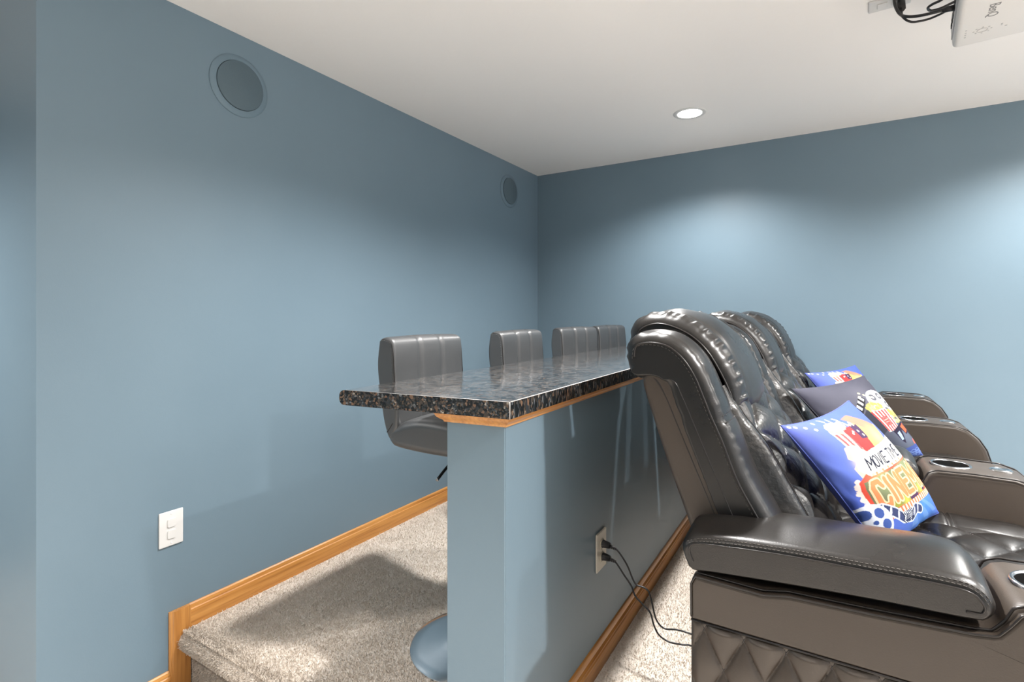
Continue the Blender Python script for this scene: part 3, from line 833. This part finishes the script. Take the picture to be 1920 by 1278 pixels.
def dark_print(n):
    c = Canvas(n, (72, 72, 86)); rs = np.random.RandomState(5)
    c.glow(.2, .3, .3, (92, 92, 106), .8); c.glow(.75, .75, .25, (112, 122, 142), .8); c.glow(.4, .8, .2, (52, 56, 70), .7); c.glow(.6, .25, .16, (120, 120, 134), .5)
    # clapper board
    c.poly([(.20, .44), (.52, .20), (.56, .26), (.26, .50)], (30, 30, 36))
    for k in range(5):
        x = .22+k*.065; y = .44-k*.049; c.poly([(x, y-.012), (x+.034, y-.036), (x+.058, y+.018), (x+.026, y+.040)], (238, 238, 240))
    c.poly([(.26, .50), (.56, .30), (.60, .62), (.34, .72)], (44, 46, 58))
    # reel behind
    c.ell(.76, .34, .20, .17, (240, 240, 244))
    for k in range(5):
        a = .3+k*2*PI/5; c.ell(.76+.115*math.cos(a), .34+.10*math.sin(a), .050, .042, (96, 98, 106)); c.ell(.76+.115*math.cos(a), .34+.10*math.sin(a), .020, .017, (236, 236, 240))
    # popcorn
    for _ in range(120):
        x, y = .46+rs.rand()*.26, .28+rs.rand()*.16
        if y > .30+.5*abs(x-.59): c.ell(x, y, .022, .020, [(250, 236, 140), (246, 226, 112), (255, 248, 190), (232, 206, 92)][rs.randint(4)])
    for x, y in ((.52, .22), (.60, .21), (.66, .25), (.56, .18)): c.ell(x, y, .016, .012, (252, 242, 170))
    for _ in range(70):
        x, y = .70+rs.rand()*.20, .44+rs.rand()*.15; c.ell(x, y, .022, .020, [(250, 214, 120), (244, 196, 92), (255, 232, 160)][rs.randint(3)])
    # tub
    c.poly([(.46, .42), (.74, .40), (.72, .66), (.52, .68)], (250, 238, 230))
    for k in range(5):
        x = .46+k*.056; x2 = .52+k*.041; c.poly([(x, .42), (x+.029, .418), (x2+.021, .672), (x2, .675)], (214, 64, 64))
    c.ell(.60, .55, .062, .060, (226, 84, 84)); c.ell(.60, .55, .052, .050, (240, 130, 126), 0, 1, .86); c.line([(.565, .54), (.635, .53)], .012, (246, 170, 160)); c.line([(.575, .565), (.63, .56)], .010, (246, 170, 160))
    # 3D glasses
    c.poly([(.58, .68), (.86, .58), (.90, .62), (.93, .80), (.86, .72), (.80, .74), (.74, .68), (.70, .84), (.64, .80)], (36, 28, 54)); c.poly([(.63, .71), (.69, .69), (.695, .79), (.65, .80)], (176, 200, 240))
    c.poly([(.76, .645), (.86, .61), (.88, .69), (.80, .725)], (248, 104, 66)); c.ell(.90, .83, .028, .034, (226, 110, 96))
    # blue scalloped waves in the lower right corner
    c.poly([(.55, .97), (.66, .90), (.80, .88), (1, .84), (1, 1), (.5, 1)], (72, 92, 164))
    for k in range(5):
        for q in range(3): c.ell(.62+k*.09, .97-.016*k+q*.025, .045, .020, (130, 158, 222), -.15, 1, .72)
    return c.C
def cushion(name, TL, TR, BR, BL, thick, printf, label, n=300, grp=None):
    TL, TR, BR, BL = map(np.array, (TL, TR, BR, BL)); c = (TL+TR+BR+BL)/4
    nrm = np.cross(TR-TL, BL-TL); nrm /= np.linalg.norm(nrm)
    if nrm[0] < 0: nrm = -nrm
    C = printf(n); a = np.linspace(0, 1, n)
    U, Vv = np.meshgrid(a, a); A = 2*U-1; B = 2*Vv-1
    U2 = .5+.5*A*(1-.075*(1-B*B)); V2 = .5+.5*B*(1-.075*(1-A*A))
    P = (TL*((1-U2)*(1-V2))[..., None]+TR*(U2*(1-V2))[..., None]+BR*(U2*V2)[..., None]+BL*((1-U2)*V2)[..., None])
    h = thick*((1-np.abs(A)**2.3)*(1-np.abs(B)**2.3)).clip(0)**.55
    edge = np.exp(-((1-np.abs(A))/.10)**2)+np.exp(-((1-np.abs(B))/.10)**2)
    wr = .0030*np.sin(34*U+6*np.sin(9*Vv)+20*Vv)*edge*(1-np.abs(A*B)) + .0022*np.sin(13*U-17*Vv+3*np.sin(8*U))*np.exp(-((U-.08)**2+(Vv-.6)**2)/.05)
    front = P+nrm*(h+wr*np.minimum(1, h/.02))[..., None]
    nb = 60; ib = np.linspace(0, n-1, nb).round().astype(int)
    me = bpy.data.meshes.new(name)
    V = front.reshape(-1, 3).tolist(); F = [(j*n+i, j*n+i+1, (j+1)*n+i+1, (j+1)*n+i) for j in range(n-1) for i in range(n-1)]
    me.from_pydata(V, [], F); me.update(); me.polygons.foreach_set('use_smooth', [True]*len(me.polygons)); fixn(me)
    at = me.color_attributes.new('print', 'FLOAT_COLOR', 'POINT'); buf = np.ones((n*n, 4)); buf[:, :3] = C.reshape(-1, 3)*.68; at.data.foreach_set('color', buf.ravel())
    t = empty(name, tuple(c)); tag(t, label, 'pillow', grp)
    o = link('printed_front', me, M_print, t, tuple(c))
    bp_ = P-nrm*(h*.8)[..., None]; bp_ = bp_[np.ix_(ib, ib)]
    Fb = [(j*nb+i, j*nb+i+1, (j+1)*nb+i+1, (j+1)*nb+i) for j in range(nb-1) for i in range(nb-1)]
    link('back_cover', smooth_mesh((bp_.reshape(-1, 3).tolist(), Fb)), M_pback if printf is blue_print else M_pback2, t, tuple(c))
    s = P[:, :, :]; loop = np.vstack([s[0, :], s[1:, -1], s[-1, ::-1][1:], s[::-1, 0][1:-1]])[::6]
    link('edge_seam', smooth_mesh(tube(loop, .0016, 5, closed=True)), M_pback if printf is blue_print else M_pback2, t, tuple(c))
    return t
M_print = mat('printed_fabric', (.5, .5, .5), .7, .2)
at = nd(M_print, 'ShaderNodeAttribute'); at.attribute_name = 'print'; lk(M_print, at.outputs['Color'], bsdf(M_print).inputs['Base Color'])
v = objco(M_print); lk(M_print, bump(M_print, noise(M_print, v, 900, 2), .15, .0006, bump(M_print, noise(M_print, v, 26, 3), .25, .004)), bsdf(M_print).inputs['Normal'])
M_pback = mat('blue_fabric', (.08, .11, .38), .7, .3); M_pback2 = mat('dark_grey_fabric', (.06, .06, .08), .7, .3)
cushion('throw_pillow', (-.086, 1.25, .830), (.045, 1.60, .846), (.246, 1.735, .552), (.105, 1.385, .540), .062, blue_print, 'blue throw pillow reading MOVIE TIME CINEMA on the nearest recliner seat', 300)
cushion('throw_pillow', (-.105, 2.00, .815), (.112, 2.31, .842), (.292, 2.36, .562), (.100, 2.06, .544), .062, dark_print, 'dark grey throw pillow with popcorn tub and red-blue glasses on the middle seat', 260)
cushion('throw_pillow', (-.092, 2.76, .795), (.115, 3.12, .812), (.27, 3.16, .555), (.08, 2.80, .547), .060, blue_print, 'blue throw pillow on the farthest recliner, mostly hidden behind the dark one', 200)

# ------------------------------------------------------------------ wall fittings
def wall_speaker(y, z, lab):
    t = empty('wall_speaker', (WX, y, z)); tag(t, lab, 'speaker', 'in-wall speakers on the left wall')
    def L(p, m, name):
        V, F = lathe(p, 72); V = [(a[2], a[0], a[1]) for a in V]
        return link(name, smooth_mesh((V, F), ang=40), m, t)
    L([(.112, .0), (.112, .003), (.109, .006), (.094, .0085), (.090, .0085), (.089, 0)], M_spk, 'rim')
    L([(0, 0), (.0885, 0), (.0885, .012), (.085, .014), (0, .0155)], M_grille, 'grille')
wall_speaker(1.128, 1.917, 'large round blue painted in-wall speaker near the camera, upper left wall')
wall_speaker(3.045, 1.913, 'small looking round in-wall speaker high beside the back corner')

# white wall plate on the left wall
t = empty('wall_plate', (WX, .891, .356)); tag(t, 'white wall plate with two small raised inserts on the left wall', 'wall plate')
pl = link('plate', box(0, .006, -.0375, .0375, -.058, .058, .0035, 3), M_white, t)
for z in (.019, -.019):
    def rsq(s, d0, d1):
        pts = []
        for k in range(40):
            a = 2*PI*k/40; r_ = s/((abs(math.cos(a))**5+abs(math.sin(a))**5)**.2)
            pts.append((r_*math.cos(a), r_*math.sin(a)))
        V = [(d0, p[0]*.95, z+p[1]) for p in pts]+[(d1, p[0]*.90, z+p[1]*.93) for p in pts]
        return V, [(i, (i+1) % 40, 40+(i+1) % 40, 40+i) for i in range(40)]+[tuple(range(40, 80))]
    link('insert', smooth_mesh(rsq(.0145, .005, .0095), ang=40), M_white, t)
for z in (.048, -.048):
    V, F = lathe([(0, 0), (.003, 0), (.0025, .0012), (0, .0014)], 16); link('screw', smooth_mesh(([(.0055+a[2], a[0], z+a[1]) for a in V], F)), M_white, t)

# ivory outlet on the bar wall with two plugs
KX = -.60
t = empty('power_outlet', (KX, 1.508, .345)); tag(t, 'ivory duplex power outlet on the low bar wall behind the recliners', 'outlet')
link('plate', box(0, .006, -.038, .038, -.058, .058, .003, 3), M_ivory, t)
for z in (.0195, -.0195):
    V, F = lathe([(0, 0), (.0168, 0), (.0168, .0035), (0, .0035)], 32)
    s = link('socket', smooth_mesh(([(.0055+a[2], a[0], z+max(-.0135, min(.0135, a[1]))) for a in V], F), ang=40), M_ivory_d, t)
V, F = lathe([(0, 0), (.003, 0), (.0025, .0012), (0, .0014)], 16); link('screw', smooth_mesh(([(.0058+a[2], a[0], a[1]) for a in V], F)), M_ivory, t)
def cord(name, zp, path, lab):
    x = KX+.0098
    t = sp('power_cord', tube([(x+.022, 1.505, zp-.001)]+path, .0026, 8, res=140), M_blackplastic, label=lab)
    link('plug', smooth_mesh(tube([(x, 1.507, zp), (x+.004, 1.507, zp), (x+.016, 1.506, zp), (x+.024, 1.505, zp-.001)], lambda s: .0125-.004*s, 14), ang=50), M_blackplastic, t)
    ribs = [tube([(x+.024+.005*k, 1.505, zp-.002-.001*k), (x+.0275+.005*k, 1.505, zp-.0025-.001*k)], .0058-.0005*k, 10) for k in range(4)]
    for q in ribs: link('strain_relief_ring', smooth_mesh(q, ang=50), M_blackplastic, t)
cord('power_cord', .3655, [(-.545, 1.503, .360), (-.513, 1.50, .325), (-.488, 1.50, .276), (-.462, 1.50, .270), (-.447, 1.50, .262), (-.438, 1.50, .236), (-.425, 1.50, .188), (-.402, 1.50, .169), (-.365, 1.50, .176), (-.32, 1.50, .176), (-.22, 1.52, .150)], 'black power cord from the upper socket of the ivory outlet')
cord('power_cord', .3265, [(-.550, 1.503, .323), (-.520, 1.50, .290), (-.498, 1.50, .263), (-.486, 1.497, .240), (-.462, 1.495, .222), (-.441, 1.495, .205), (-.430, 1.495, .172), (-.415, 1.495, .148), (-.387, 1.495, .138), (-.35, 1.495, .142), (-.32, 1.50, .143), (-.22, 1.50, .120)], 'black power cord from the lower socket of the ivory outlet')

# ------------------------------------------------------------------ downlights
LAMP_LABELS = ['small round recessed downlight glowing on the ceiling near the back wall, above the bar counter',
 'recessed ceiling downlight above the near end of the bar counter', 'recessed ceiling downlight by the back wall beyond the recliners',
 'recessed ceiling downlight in front of the nearest recliner', 'recessed ceiling downlight in the far right back corner',
 'recessed ceiling downlight far to the right of the projector', 'recessed ceiling downlight behind the camera on the left',
 'recessed ceiling downlight behind the camera in the middle', 'recessed ceiling downlight behind the camera on the far right', 'added unseen downlight in the side passage, brightening the strip of wall at far left']
for i, (x, y) in enumerate(LAMPS):
    downlight_source(x, y, LAMP_W*LAMP_K[i])
    t = empty('downlight', (x, y, CEIL))
    tag(t, LAMP_LABELS[i], 'downlight', 'recessed ceiling downlights')
    V, F = lathe([(.058, -.001), (.062, -.004), (.078, -.004), (.082, -.001), (.082, .002)], 48); 
    link('trim_ring', smooth_mesh((V, F[:-2]), ang=50), M_white, t)
    V, F = lathe([(0, 0), (.061, 0), (.061, .0005)], 48); V = [(a, b, -.0025-c) for a, b, c in V]
    link('lens', smooth_mesh((V, F)), M_emit, t)

# ------------------------------------------------------------------ projector on the ceiling
pt = empty('projector', (.47, 1.97, 1.92), math.radians(-6)); tag(pt, 'white ceiling mounted projector hanging upside down above the recliners', 'projector')
bx = box(-.150, .165, -.215, .185, 0, .098, .018, 4)
link('housing', smooth_mesh(meVF(bx), ang=40), M_proj, pt)
link('rear_panel', box(-.153, -.148, -.17, .16, .022, .086, .001), M_lightgrey, pt)
for k, (y, w_, h, m) in enumerate(((.12, .020, .012, M_dark), (.085, .012, .010, M_dark), (.05, .024, .010, M_blackplastic), (.01, .018, .012, M_dark), (-.04, .014, .014, M_blackplastic))):
    link('port', box(-.1555, -.151, y-w_/2, y+w_/2, .045, .045+h, .0005), m, pt)
link('lens_ring', smooth_mesh((lambda q: ([(.16+a[2], a[0]-.1, a[1]+.05) for a in q[0]], q[1]))(lathe([(0, .0), (.038, 0), (.038, .02), (.032, .024), (.030, .012), (0, .010)], 40)), ang=40), M_blackplastic, pt)
link('ceiling_mount', smooth_mesh(join_lists([meVF(box(-.07, .07, -.07, .07, .182, .190, .002)), lathe([(0, .09), (.022, .09), (.022, .184), (0, .184)], 24), meVF(box(-.09, .09, -.02, .02, .096, .104, .001))]), ang=40), M_white, pt)
def text_mesh(body_, size, name, parent, loc, rot, m):
    cu = bpy.data.curves.new(name, 'FONT'); cu.body = body_; cu.size = size; cu.extrude = .0003; cu.align_x = 'CENTER'; cu.align_y = 'CENTER'
    tmp = bpy.data.objects.new('tmp', cu); COL.objects.link(tmp)
    dg = bpy.context.evaluated_depsgraph_get(); dg.update()
    me = bpy.data.meshes.new_from_object(tmp.evaluated_get(dg)); bpy.data.objects.remove(tmp)
    o = link(name, me, m, parent); o.location = loc; o.rotation_euler = rot
    return o
lg = text_mesh('BenQ', .034, 'lettering', pt, (-.088, -.028, -.0004), (0, 0, 0), M_grey)
# face down, reading towards +y with the tops towards +x
lg.matrix_local = Matrix(((0, 1, 0, -.072), (1, 0, 0, -.035), (0, 0, -1, -.0004), (0, 0, 0, 1)))
kp = []
for a in np.linspace(0, 2*PI, 9)[:-1]: kp.append(meVF(box(-.085+.020*math.cos(a)-.002, -.085+.020*math.cos(a)+.002, .085+.020*math.sin(a)-.002, .085+.020*math.sin(a)+.002, -.0008, .001)))
kp.append(tube([(-.085+.012*math.cos(a), .085+.012*math.sin(a), -.0004) for a in np.linspace(0, 2*PI, 25)[:-1]], .0009, 5, closed=True))
for k in range(4): kp.append(meVF(box(-.125+.0, -.121, .06+k*.016, .066+k*.016, -.0008, .001)))
kp.append(meVF(box(-.045, -.041, .07, .082, -.0008, .001))); kp.append(meVF(box(-.035, -.030, .09, .096, -.0008, .001)))
link('control_buttons', smooth_mesh(join_lists(kp), ang=30), M_lightgrey, pt)

# ceiling plate the projector cables plug into
t = empty('ceiling_outlet', (.175, 2.135, CEIL), math.radians(-3)); tag(t, 'white outlet cover plate on the ceiling beside the projector', 'outlet')
link('plate', box(-.058, .058, -.037, .037, -.006, 0, .003, 3), M_white, t)
for x in (-.02, .02): link('socket', box(x-.014, x+.014, -.016, .016, -.009, -.005, .002), M_white, t)
def cable(lab, pts, pl, rad=.0042, thickend=None):
    c = tuple(pts[0]); t = empty('projector_cable', c); tag(t, lab, 'cable')
    link('cable', smooth_mesh(tube(pts, rad, 8, res=120)), M_blackplastic, t, c)
    for a, b, r_ in pl: link('plug', smooth_mesh(tube([a, b], r_, 8), ang=40), M_blackplastic, t, c)
cable('thick black cable looping from the ceiling plug into the back of the projector',
      [(.20, 2.112, 2.095), (.185, 2.06, 2.085), (.178, 2.03, 2.06), (.181, 2.019, 2.03), (.191, 2.008, 2.0), (.205, 1.989, 1.98), (.23, 1.981, 1.97), (.261, 1.973, 1.965), (.292, 1.972, 1.965), (.318, 1.972, 1.965)],
      [((.288, 1.9725, 1.965), (.322, 1.971, 1.966), .0075)], .0042)
cable('thin black cable hanging lowest beside the projector',
      [(.199, 2.112, 2.09), (.199, 2.056, 2.03), (.197, 2.02, 2.0), (.198, 2.001, 1.985), (.209, 1.998, 1.97), (.226, 2.005, 1.965), (.259, 2.008, 1.965), (.285, 1.994, 1.965), (.299, 1.983, 1.965), (.318, 1.98, 1.962)],
      [((.201, 2.112, 2.10), (.199, 2.072, 2.048), .0135)], .0032)
cable('short black cable in a tight loop at the top edge behind the projector',
      [(.33, 1.84, 1.965), (.29, 1.868, 1.962), (.274, 1.894, 1.96), (.256, 1.907, 1.96), (.248, 1.923, 1.96), (.258, 1.945, 1.96), (.281, 1.944, 1.96), (.308, 1.936, 1.965), (.318, 1.93, 1.965)],
      [], .0036)
